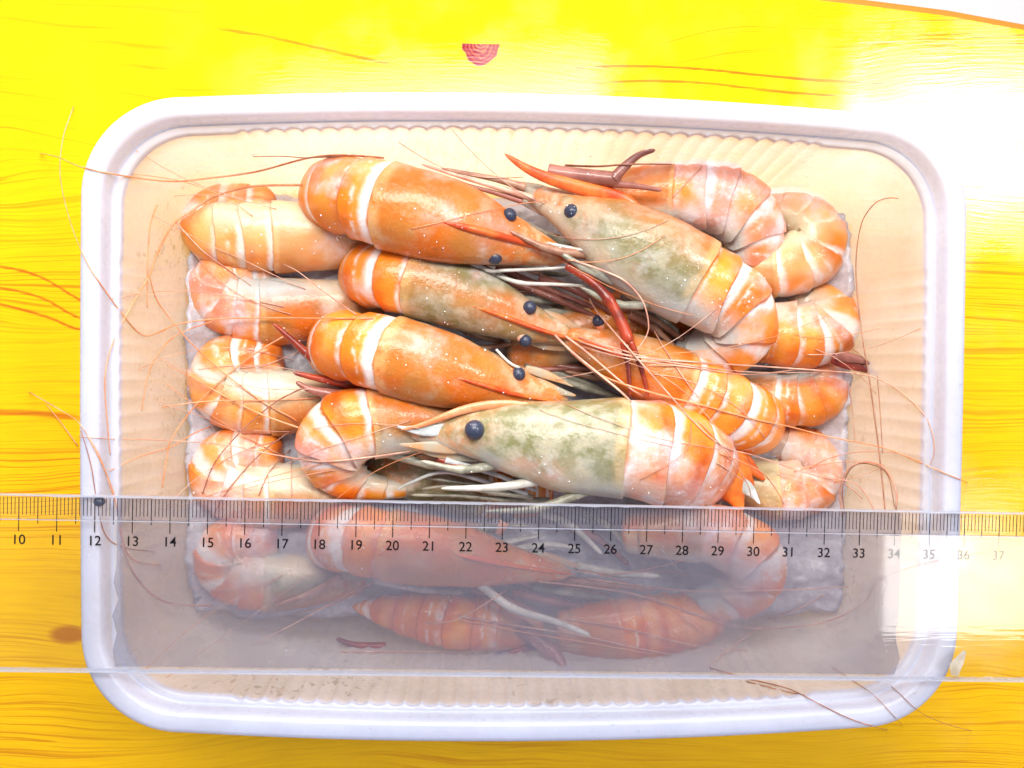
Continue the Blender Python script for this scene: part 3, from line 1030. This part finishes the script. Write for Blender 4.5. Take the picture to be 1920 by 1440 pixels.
def legs3d(key, count, mats, fwd=1.0, low=1.75):
    pr = PR[key]
    rg = pr['rng']
    for k in range(count):
        u = 6.6 + 2.6 * (k // 2) / max(1, count // 2)
        i = min(range(len(pr['us'])), key=lambda q: abs(pr['us'][q] - u))
        c, t, D, B, r = pr['frames'][i]
        s = 1 if k % 2 else -1
        p0 = c - D * r * .75 + B * (s * r * .35)
        p1 = p0 + t * rg.uniform(.9, 1.5) * fwd - D * rg.uniform(.1, .5) + B * (s * rg.uniform(.15, .6))
        p2 = p1 + t * rg.uniform(.9, 1.6) * fwd + D * rg.uniform(-.2, .2) + B * (s * rg.uniform(-.2, .5))
        P = [Vector((q.x, q.y, max(q.z, low + .1 * rg.random()))) for q in (p0, p1, p2)]
        cp, rad = [], []
        for q in range(15):
            f = 2 * q / 14
            cp.append(Vector(catmull([tuple(x) for x in P], f)))
            w = (.17 - .055 * f) * (1 + .25 * math.exp(-((f - 1) / .1) ** 2))
            rad.append(w if q < 13 else w * (.8 if q == 13 else .3))
        vs, fs = tube_data(cp, rad, 8)
        link('leg', vs, fs, M[rg.choice(mats)], pr['root'], hit=True)


legs3d('B', 8, ['clawbrown', 'legbrown', 'leggrey'])
legs3d('H', 8, ['clawbrown', 'legbrown', 'leggrey'])
legs3d('I', 8, ['legbrown', 'leggrey', 'clawbrown'])
legs3d('C', 6, ['leggrey', 'legbrown'])
legs3d('J', 6, ['legbrown', 'clawbrown'])
legs3d('Z', 6, ['leggrey', 'legpale'])
legs3d('P', 8, ['legbrown', 'leggrey', 'legpale'])
legs3d('N', 4, ['leggrey', 'legbrown'])
limb('C', [(985, 352), (930, 336), (827, 316)], 3.9, 18, 5, 'legbrown', 'antennule', .1)
limb('C', [(1000, 372), (935, 352), (860, 330), (790, 308)], 4.0, 14, 4, 'feelpink', 'antennule', .3)
limb('C', [(980, 378), (930, 362), (880, 348), (846, 334)], 3.9, 12, 4, 'clawbrown', 'antennule', .3)
for k, (a, b2, c) in enumerate([((980, 1085), (1060, 1100), (1150, 1120)), ((1000, 1100), (1090, 1115), (1200, 1130)), ((960, 1110), (1050, 1130), (1140, 1145)), ((1080, 1060), (1160, 1075), (1240, 1080)), ((1040, 1085), (1130, 1095), (1230, 1105)), ((1000, 1125), (1090, 1138), (1160, 1160)), ((880, 1105), (940, 1120), (1010, 1150)), ((700, 1085), (790, 1105), (870, 1112)), ((640, 1080), (590, 1110), (520, 1135)), ((1090, 960), (1140, 985), (1190, 1040)), ((1060, 985), (1120, 1010), (1180, 1060)), ((1010, 960), (1070, 985), (1130, 1040))]):
    limb('P', [a, b2, c], 2.1 + .1 * (k % 5), 18, 9, ['legbrown', 'leggrey', 'clawbrown', 'legpale'][k % 4], 'leg', .1, (1,))
limb('P', [(900, 1095), (960, 1140), (1040, 1165), (1108, 1192)], 3.4, 18, 10, 'legpale', 'leg', .2, (1,))
limb('T', [(975, 1175), (1035, 1222), (1058, 1255), (1070, 1281)], 2.6, 34, 10, 'clawbrown', 'claw_arm', 1.2, (1,))
limb('S', [(722, 1212), (665, 1209), (630, 1197)], 2.2, 16, 7, 'claw', 'claw_finger', .3)
limb('S', [(1005, 1212), (960, 1222), (905, 1237)], 2.4, 14, 6, 'claw', 'claw_finger', .2)
# tail fans that show
blade('F', [(1560, 672), (1600, 682), (1650, 704)], 2.9, 15, 'claw', 'tail_fin', .3, .1)
blade('F', [(1565, 668), (1605, 673), (1638, 684)], 3.0, 10, 'clawbrown', 'tail_fin', .3, .1)
blade('Z', [(1320, 880), (1365, 905), (1390, 960)], 2.9, 46, 'tail', 'tail_fin', .5)
blade('Z', [(1320, 850), (1375, 872), (1412, 915)], 2.8, 40, 'tail', 'tail_fin', .5)
blade('Z', [(1330, 845), (1385, 862), (1434, 900)], 2.6, 26, 'tail', 'tail_fin', .4)
blade('Z', [(1360, 900), (1400, 915), (1425, 945)], 3.0, 16, 'frost', 'tail_fin', .4)

# ------------------------------------------------------------------ feelers draped over what lies below
BV = BVHTree.FromPolygons(HITV, HITF)


def feeler(key, pts, w0=3.0, w1=1.4, mat='feeler', lift=.05, name='antenna', cap=6.35, parent=None):
    root = PR[key]['root'] if key else parent
    n = len(pts)
    tot = sum(math.dist(pts[i], pts[i + 1]) for i in range(n - 1))
    N = max(10, int(tot / 9))
    px = [catmull([tuple(map(float, p)) for p in pts], (n - 1) * i / N) for i in range(N + 1)]
    ds = []
    for x, y in px:
        d = ray(x, y)
        h = BV.ray_cast(CAM_POS, d)
        t = h[3] if h[3] else (CAM_POS.z) / -d.z
        t = max(t, (CAM_POS.z - (cap if 905 < y < 1295 else 7.5)) / -d.z)
        ds.append(t - lift)
    for _ in range(60):                     # tighten the strand between its supports
        for i in range(1, N):
            ds[i] = min(ds[i], .5 * (ds[i - 1] + ds[i + 1]))
    for _ in range(6):
        e = list(ds)
        for i in range(1, N):
            ds[i] = min(e[i], (e[i - 1] + 2 * e[i] + e[i + 1]) / 4)
    cp, rad = [], []
    for i, (x, y) in enumerate(px):
        p = CAM_POS + ray(x, y) * ds[i]
        cp.append(p)
        rad.append(max(.010, .41 * (w0 + (w1 - w0) * i / N) * cmpx(p.z)))
    vs, fs = tube_data(cp, rad, 6)
    return link(name, vs, fs, M[mat], root)


FE = [
    ('I', [(700, 597), (595, 597), (520, 596), (407, 598), (333, 608), (300, 622), (267, 628), (230, 590), (182, 523), (157, 480), (130, 410), (113, 330), (118, 260), (138, 200)], 4.5, 2, 'feeler'),
    ('B', [(720, 296), (640, 291), (575, 297), (480, 322), (383, 335), (320, 340), (233, 330), (152, 313), (110, 295), (77, 288)], 5, 3, 'feeler'),
    ('B', [(640, 293), (575, 296), (530, 293), (474, 294)], 3, 1.6, 'feeldark'),
    ('A', [(295, 385), (283, 417), (278, 467), (277, 507), (276, 577)], 3, 1.5, 'feeler'),
    ('A', [(565, 347), (470, 350), (400, 370), (360, 395), (325, 420), (293, 480), (280, 517), (247, 573), (213, 640), (197, 707), (202, 800), (207, 853)], 6, 1.8, 'feeler'),
    ('H', [(668, 590), (607, 547), (560, 510), (530, 495)], 3, 2, 'feelpink'),
    ('G', [(328, 414), (380, 470), (450, 520), (470, 535)], 3.5, 2.2, 'feelpink'),
    ('N', [(556, 790), (545, 782), (495, 755), (427, 705), (370, 655), (323, 603), (293, 560), (280, 515)], 5, 2, 'feeler'),
    ('N', [(560, 802), (485, 775), (420, 742), (360, 708), (314, 684)], 4.5, 2.5, 'feeler'),
    ('L', [(531, 631), (480, 662), (425, 705), (365, 762), (322, 823), (312, 863), (304, 915)], 4.5, 2.4, 'feeler'),
    ('G', [(400, 602), (333, 627), (297, 663), (277, 707), (266, 770)], 3.2, 1.8, 'feeler'),
    ('N', [(600, 746), (520, 750), (395, 752), (320, 761), (305, 764)], 3.6, 2.6, 'feeler'),
    ('M', [(395, 800), (365, 812), (320, 838), (260, 857), (205, 883)], 3, 2, 'feeler'),
    ('M', [(545, 809), (520, 809), (472, 807)], 2.6, 1.5, 'feelpink'),
    ('N', [(770, 846), (695, 857), (620, 865), (570, 862), (495, 849), (427, 835), (320, 826), (210, 823), (148, 818)], 5, 1.8, 'feelpink'),
    ('N', [(547, 807), (495, 845), (445, 897), (420, 930), (400, 965)], 3.5, 2, 'feeldark'),
    ('N', [(544, 843), (505, 885), (485, 930)], 3, 2, 'feeldark'),
    ('N', [(546, 862), (547, 930)], 2.4, 2, 'feelpink'),
    ('L', [(567, 728), (520, 752), (470, 792), (432, 830), (400, 872), (380, 925)], 4, 2, 'feeldark'),
    ('L', [(560, 660), (500, 683), (450, 690)], 2.6, 1.6, 'feelpink'),
    ('R', [(400, 1136), (311, 1129), (259, 1087), (232, 1031), (221, 956), (208, 918), (190, 863), (167, 820), (147, 792), (127, 777), (55, 735)], 5, 2.2, 'feelpink'),
    ('R', [(300, 1060), (240, 1040), (214, 930), (196, 880), (165, 818)], 3.4, 2.4, 'feeler'),
    ('R', [(290, 1035), (225, 1024), (195, 997), (180, 930), (170, 870), (152, 807)], 3, 1.8, 'feeldark'),
    ('R', [(146, 836), (120, 800), (87, 758)], 2.6, 1.6, 'feeler'),
    ('E', [(1660, 960), (1647, 837), (1630, 712), (1615, 620), (1606, 535), (1606, 472), (1617, 415), (1640, 382), (1662, 372), (1684, 372)], 3.2, 2, 'feeldark'),
    ('O', [(1580, 970), (1575, 920), (1590, 880), (1625, 866), (1660, 880), (1680, 920), (1680, 955)], 5, 4, 'feelpink'),
    ('O', [(1584, 965), (1580, 915), (1598, 876), (1630, 870), (1664, 890), (1677, 950)], 3, 2, 'feeldark'),
    ('O', [(1545, 895), (1600, 905), (1625, 930), (1640, 960)], 3, 2, 'feelpink'),
    ('H', [(1085, 640), (1180, 667), (1305, 679), (1430, 687), (1555, 696), (1617, 702), (1660, 717), (1705, 748), (1740, 790), (1752, 840), (1744, 872)], 5, 1.8, 'feelpink'),
    ('H', [(1090, 650), (1180, 673), (1305, 690), (1400, 702), (1500, 692)], 4.5, 2.5, 'feelpink'),
    ('H', [(1085, 632), (1150, 652), (1250, 678), (1400, 697), (1540, 698)], 4, 2, 'feelpink'),
    ('I', [(1070, 660), (1130, 705), (1222, 736), (1317, 760), (1405, 784), (1480, 800), (1555, 819), (1660, 841), (1750, 878), (1814, 905)], 5.5, 2.6, 'feeler'),
    ('B', [(1105, 560), (1122, 587), (1180, 655), (1255, 740), (1305, 795), (1355, 837), (1417, 855), (1505, 885), (1580, 906), (1617, 935)], 5, 2.4, 'feelpink'),
    ('B', [(1075, 488), (1142, 512), (1175, 530), (1205, 565), (1216, 607), (1211, 632), (1194, 656)], 6, 2.4, 'feelpink'),
    ('H', [(1040, 628), (1075, 662), (1155, 727), (1182, 752)], 7, 5, 'feelpink'),
    ('H', [(1060, 630), (1102, 662), (1170, 720), (1208, 744)], 6, 4, 'feelpink'),
    ('J', [(1225, 618), (1250, 660), (1290, 720), (1310, 745)], 3.4, 2, 'feelpink'),
    ('Z', [(1310, 790), (1365, 850), (1400, 905), (1408, 930)], 3, 2.2, 'feelpink'),
    ('Z', [(1350, 850), (1420, 880), (1450, 910), (1470, 945)], 3.5, 2.2, 'feeler'),
    ('Z', [(1345, 868), (1400, 905)], 3, 2, 'feelpink'),
    ('Z', [(1296, 792), (1290, 838), (1258, 868), (1200, 900)], 2, 1.4, 'feeldark'),
    ('F', [(1600, 655), (1618, 670), (1628, 682)], 2.4, 1.6, 'feeldark'),
    ('F', [(1645, 705), (1650, 770), (1655, 850)], 2.2, 1.4, 'feeldark'),
    ('K', [(1590, 715), (1598, 770), (1603, 828)], 2.2, 1.4, 'feelpink'),
    ('D', [(1316, 308), (1290, 340), (1260, 370)], 2.6, 1.8, 'feelpink'),
    ('D', [(1060, 310), (1120, 312), (1180, 308), (1260, 308)], 6, 3, 'feeldark'),
    ('S', [(700, 1092), (640, 1120), (560, 1165), (470, 1210)], 4.5, 2, 'feelpink'),
    ('S', [(690, 1100), (620, 1135), (555, 1150)], 3.5, 2, 'feelpink'),
    ('S', [(640, 1222), (760, 1222), (880, 1222), (960, 1215)], 3.5, 2, 'feelpink'),
    ('P', [(1100, 1085), (1200, 1098), (1300, 1108), (1480, 1106), (1590, 1100)], 5, 2, 'feelpink'),
    ('P', [(1010, 1090), (1180, 1112), (1300, 1150), (1370, 1172), (1450, 1178), (1550, 1165), (1620, 1130), (1652, 1085), (1760, 1050), (1930, 1022)], 4.5, 2, 'feelpink'),
    ('P', [(960, 1100), (860, 1160), (800, 1168)], 4, 2, 'feelpink'),
    ('T', [(860, 1155), (960, 1172), (1090, 1192), (1180, 1212), (1260, 1228)], 5, 2, 'feelpink'),
    ('T', [(860, 1162), (980, 1185), (1100, 1205), (1220, 1226)], 4.5, 2, 'feeler'),
    ('T', [(1060, 1160), (1180, 1180), (1290, 1208), (1400, 1220)], 3.5, 2, 'feelpink'),
    ('Q', [(1240, 1030), (1265, 1060), (1290, 1085)], 3.5, 2.5, 'legpale'),
    ('Q', [(1440, 1160), (1500, 1140), (1545, 1115)], 3.5, 2.2, 'feelpink'),
    ('Q', [(1425, 1175), (1390, 1200), (1325, 1250)], 3, 2, 'feelpink'),
    ('T', [(1330, 1252), (1405, 1273), (1480, 1292), (1540, 1322), (1600, 1350), (1664, 1369)], 3.4, 2.2, 'feeldark'),
    ('T', [(1400, 1278), (1500, 1302), (1560, 1308), (1600, 1302), (1635, 1288), (1662, 1283), (1682, 1296), (1725, 1335), (1775, 1358), (1822, 1370)], 2.6, 1.6, 'feeldark'),
    ('T', [(1560, 1250), (1593, 1272), (1640, 1305), (1692, 1360)], 2.2, 1.5, 'feeldark'),
]
rh = random.Random(21)
for key, x, y, ang, ln, cnt in [('L', 560, 700, 185, 330, 5), ('G', 560, 560, 180, 330, 4), ('M', 520, 830, 178, 320, 5), ('N', 600, 900, 195, 330, 4),
                                ('F', 1500, 640, -5, 260, 4), ('O', 1480, 900, 5, 250, 4), ('J', 1200, 690, -15, 420, 5), ('B', 1040, 470, -20, 330, 4),
                                ('C', 1000, 360, 170, 300, 3), ('I', 1040, 745, -10, 420, 4), ('Z', 800, 815, 190, 330, 4), ('P', 1060, 1075, -5, 480, 5),
                                ('R', 560, 1080, 190, 330, 4), ('A', 500, 400, 170, 320, 3)]:
    for _ in range(cnt):
        a, c = math.radians(ang + rh.uniform(-26, 26)), rh.uniform(-.9, .9)
        px, py = x + rh.uniform(-40, 40), y + rh.uniform(-35, 35)
        L = ln * rh.uniform(.5, 1.0)
        pts = []
        for q in range(6):
            pts.append((px, py))
            px += L / 5 * math.cos(a)
            py -= L / 5 * math.sin(a)
            a += c / 5 + rh.uniform(-.06, .06)
        if _ % 5 < 3:
            FE.append((key, pts, rh.uniform(1.6, 2.4), 1.0, rh.choice(['feelpink', 'feeler', 'feelpink'])))
for key, pts, w0, w1, mt in FE:
    feeler(key, pts, w0, w1, mt)

# ------------------------------------------------------------------ frost crystals on the upper surfaces
vs, fs = [], []
rng = random.Random(3)
cnt = 0
while cnt < 1500:
    x, y = rng.uniform(345, 1600), rng.uniform(285, 1240)
    d = ray(x, y)
    h = BV.ray_cast(CAM_POS, d)
    if h[0] is None or h[0].z < .8 or h[0].z > 5.5:
        continue
    if noise.noise(Vector((x * .008, y * .008, 1))) + rng.uniform(-.5, .5) < .05:
        continue
    s = .008 + .032 * rng.random() ** 4
    c = h[0] + h[1] * 0
    b0 = len(vs)
    R = Matrix.Rotation(rng.uniform(0, 6.28), 3, Vector((rng.random(), rng.random(), 1)).normalized())
    for q in ((1, 0, 0), (-1, 0, 0), (0, 1, 0), (0, -1, 0), (0, 0, .9), (0, 0, -.9)):
        vs.append(c + R @ Vector(q) * s * rng.uniform(.6, 1.3))
    for a, b, c2 in ((0, 2, 4), (2, 1, 4), (1, 3, 4), (3, 0, 4), (2, 0, 5), (1, 2, 5), (3, 1, 5), (0, 3, 5)):
        fs.append((b0 + a, b0 + b, b0 + c2))
    cnt += 1
cr = link('frost_crystals', vs, fs, M['crystal'], smooth=False)
tag(cr, 'tiny sparkling frost crystals scattered over the prawns', 'frost', kind='stuff')

# ------------------------------------------------------------------ water droplets on the plastic
vs, fs = [], []
rng = random.Random(11)
cnt = 0
while cnt < 130:
    if cnt % 3:
        x, y = rng.uniform(170, 1790), rng.choice([rng.uniform(232, 335), rng.uniform(1265, 1385)])
    else:
        x, y = rng.choice([rng.uniform(152, 340), rng.uniform(1600, 1800)]), rng.uniform(250, 1300)
    h = BV.ray_cast(CAM_POS, ray(x, y))
    if h[0] is None or h[0].z < .3:
        continue
    nn = h[1] if h[1].dot(ray(x, y)) < 0 else -h[1]
    s = .022 + .05 * rng.random() ** 2.5
    e1 = nn.orthogonal().normalized()
    e2 = nn.cross(e1)
    b0 = len(vs)
    for j in range(3):
        q, z_ = ((1.0, .05), (.75, .32), (.35, .48))[j]
        for i in range(9):
            a = 2 * math.pi * i / 9
            vs.append(h[0] + (e1 * math.cos(a) + e2 * math.sin(a) * rng.uniform(.85, 1.0)) * q * s + nn * (z_ * s - .004))
    vs.append(h[0] + nn * (.52 * s - .004))
    for j in range(2):
        for i in range(9):
            a, b = b0 + j * 9 + i, b0 + j * 9 + (i + 1) % 9
            fs.append((a, b, b + 9, a + 9))
    for i in range(9):
        fs.append((b0 + 18 + i, b0 + 18 + (i + 1) % 9, len(vs) - 1))
    cnt += 1
wd = link('water_droplets', vs, fs, M['water'], recalc=False)
tag(wd, 'small water droplets beading on the plastic container', 'water', kind='stuff')

# ------------------------------------------------------------------ ruler
RX0, RY0, RTH, RW = .25361, -2.27146, -.01469, 4.73831
RZ, RT = 6.535, .26
rd_ = Vector((math.cos(RTH), math.sin(RTH), 0))
rn_ = Vector((rd_.y, -rd_.x, 0))             # down the ruler, away from the graduated edge


def rp(k, v, z):
    return Vector((RX0, RY0, 0)) + rd_ * (k - 24) + rn_ * v + Vector((0, 0, z))


ruler = empty('ruler', tuple(rp(24, RW / 2, RZ)))
tag(ruler, 'clear plastic ruler with black centimetre marks lying across the container', 'ruler')
K0, K1 = 4.0, 41.0


def prism(name, sec, mat):
    vs = [rp(K0, v, z) for v, z in sec] + [rp(K1, v, z) for v, z in sec]
    n = len(sec)
    fs = [(i, (i + 1) % n, n + (i + 1) % n, n + i) for i in range(n)]
    fs += [tuple(range(n)), tuple(range(2 * n - 1, n - 1, -1))]
    o = link(name, vs, fs, mat, ruler, smooth=False)
    o.data.materials.append(M['haze'])
    for f in o.data.polygons:
        if f.normal.z < -.9:
            f.material_index = 1
    return o


BVW = .66
prism('bevel_edge', [(.05, RZ), (.05, RZ + .18), (BVW, RZ + RT), (BVW, RZ)], M['bevel'])
prism('blade', [(BVW + .002, RZ), (BVW + .002, RZ + RT), (RW - .05, RZ + RT), (RW - .05, RZ)], M['ruler'])


def ragged(name, v0, v1, z0, z1, seed):
    """Narrow scuffed strip painting the pale edge highlight; its inner border wanders."""
    vs, fs = [], []
    N = 360
    for i in range(N + 1):
        k = K0 + (K1 - K0) * i / N
        q = abs(noise.noise(Vector((k * 2.1, seed, 0)))) + .5 * abs(noise.noise(Vector((k * 7, seed, 1))))
        vi = v0 + (v1 - v0) * (.4 + .5 * q)
        for v, z in ((v0, z0), (v0, z1), (vi, z1), (vi, z0)):
            vs.append(rp(k, v, z))
    for i in range(N):
        for j in range(4):
            a, b = i * 4 + j, i * 4 + (j + 1) % 4
            fs.append((a, b, b + 4, a + 4))
    fs += [(0, 1, 2, 3), (N * 4 + 3, N * 4 + 2, N * 4 + 1, N * 4)]
    return link(name, vs, fs, M['rulerside'], ruler, smooth=False)


ragged('edge_strip', 0, .07, RZ + .002, RZ + .186, 1.3)
ragged('edge_strip', RW, RW - .07, RZ + .002, RZ + RT + .004, 5.1)
ragged('ridge_line', BVW - .02, BVW + .02, RZ + RT + .002, RZ + RT + .010, 8.7)

# breath of condensation on the underside, over the cold prawns only
vs, fs = [], []
NX, NY = 120, 10
for j in range(NY + 1):
    for i in range(NX + 1):
        x = 218 + (1690 - 218) * i / NX
        v = .08 + (RW - .16) * j / NY
        q = at(x, 1000, RZ)
        if i in (0, NX):
            q.x += .16 * noise.noise(Vector((0, v * 2, i)))
        k = 24 + (q - Vector((RX0, RY0, 0))).dot(rd_)
        vs.append(rp(k, v, RZ - .006))
for j in range(NY):
    for i in range(NX):
        a = j * (NX + 1) + i
        fs.append((a, a + 1, a + NX + 2, a + NX + 1))
link('condensation_film', vs, fs, M['fog'], ruler, recalc=False)

# printed marks on the underside
ZP = RZ + .006


def mark_mesh(v0, v1, w):
    me = bpy.data.meshes.new('tick_mark')
    h = w / 2
    q = [(-h, v0), (h, v0), (h, v1), (-h, v1)]
    vs = []
    for k, v in q:
        p = rd_ * k + rn_ * v
        vs.append((p.x * CM, p.y * CM, 0))
    me.from_pydata(vs, [], [(0, 3, 2, 1)])
    me.materials.append(M['ink'])
    return me


cmm, hfm = mark_mesh(.09, 1.02, .026), mark_mesh(.09, .80, .024)
rb = Vector(ruler['base'])
for k2 in range(18, 77):
    k = k2 / 2
    o = bpy.data.objects.new('centimetre_mark' if k2 % 2 == 0 else 'half_mark', cmm if k2 % 2 == 0 else hfm)
    COL.objects.link(o)
    o.parent = ruler
    o.location = (rp(k, 0, ZP) - rb) * CM
vs, fs = [], []
for mm in range(90, 382):
    if mm % 5 == 0:
        continue
    k, b0 = mm / 10, len(vs)
    for dk, v in ((-.0095, .09), (.0095, .09), (.0095, .57), (-.0095, .57)):
        vs.append(rp(k + dk, v, ZP))
    fs.append((b0, b0 + 3, b0 + 2, b0 + 1))
o = link('millimetre_marks', vs, fs, M['ink'], ruler, smooth=False, recalc=False)
o['kind'] = 'stuff'
for k in range(9, 39):
    cu = bpy.data.curves.new('number', 'FONT')
    cu.body = str(k)
    cu.size = .375 * CM
    cu.offset = .003 * CM
    cu.align_x, cu.align_y = 'CENTER', 'CENTER'
    to = bpy.data.objects.new('number', cu)
    COL.objects.link(to)
    me = bpy.data.meshes.new_from_object(to.evaluated_get(bpy.context.evaluated_depsgraph_get()))
    bpy.data.objects.remove(to)
    me.materials.clear()
    me.materials.append(M['ink'])
    o = bpy.data.objects.new('number', me)
    COL.objects.link(o)
    o.parent = ruler
    o.location = (rp(k, 1.255, ZP) - rb) * CM
    o.rotation_euler = (0, 0, RTH)
# chipped corner at the lower edge, right of the container
c0 = at(1795, 1268, RZ + RT + .01)
ch = [(1783, 1266), (1780, 1245), (1793, 1232), (1806, 1219), (1812, 1222), (1808, 1240), (1799, 1262), (1797, 1268)]
vs = [at(x, y, RZ + RT + .012) for x, y in ch] + [at(x, y, RZ + RT - .06) for x, y in ch]
n = len(ch)
link('chipped_spot', vs, [tuple(range(n)), tuple(range(2 * n - 1, n - 1, -1))] + [(i, (i + 1) % n, n + (i + 1) % n, n + i) for i in range(n)], M['chip'], ruler, smooth=False)

# small dark blob caught under the graduated edge
p = at(185, 941, 6.5)
vs, fs = ball((p.x, p.y, 6.45), .13, sx=1.2)
bd = link('loose_prawn_eye', vs, fs, M['eye'], origin=Vector((p.x, p.y, 6.32)))
tag(bd, 'small dark round bead under the ruler edge above the number 12', 'bead')
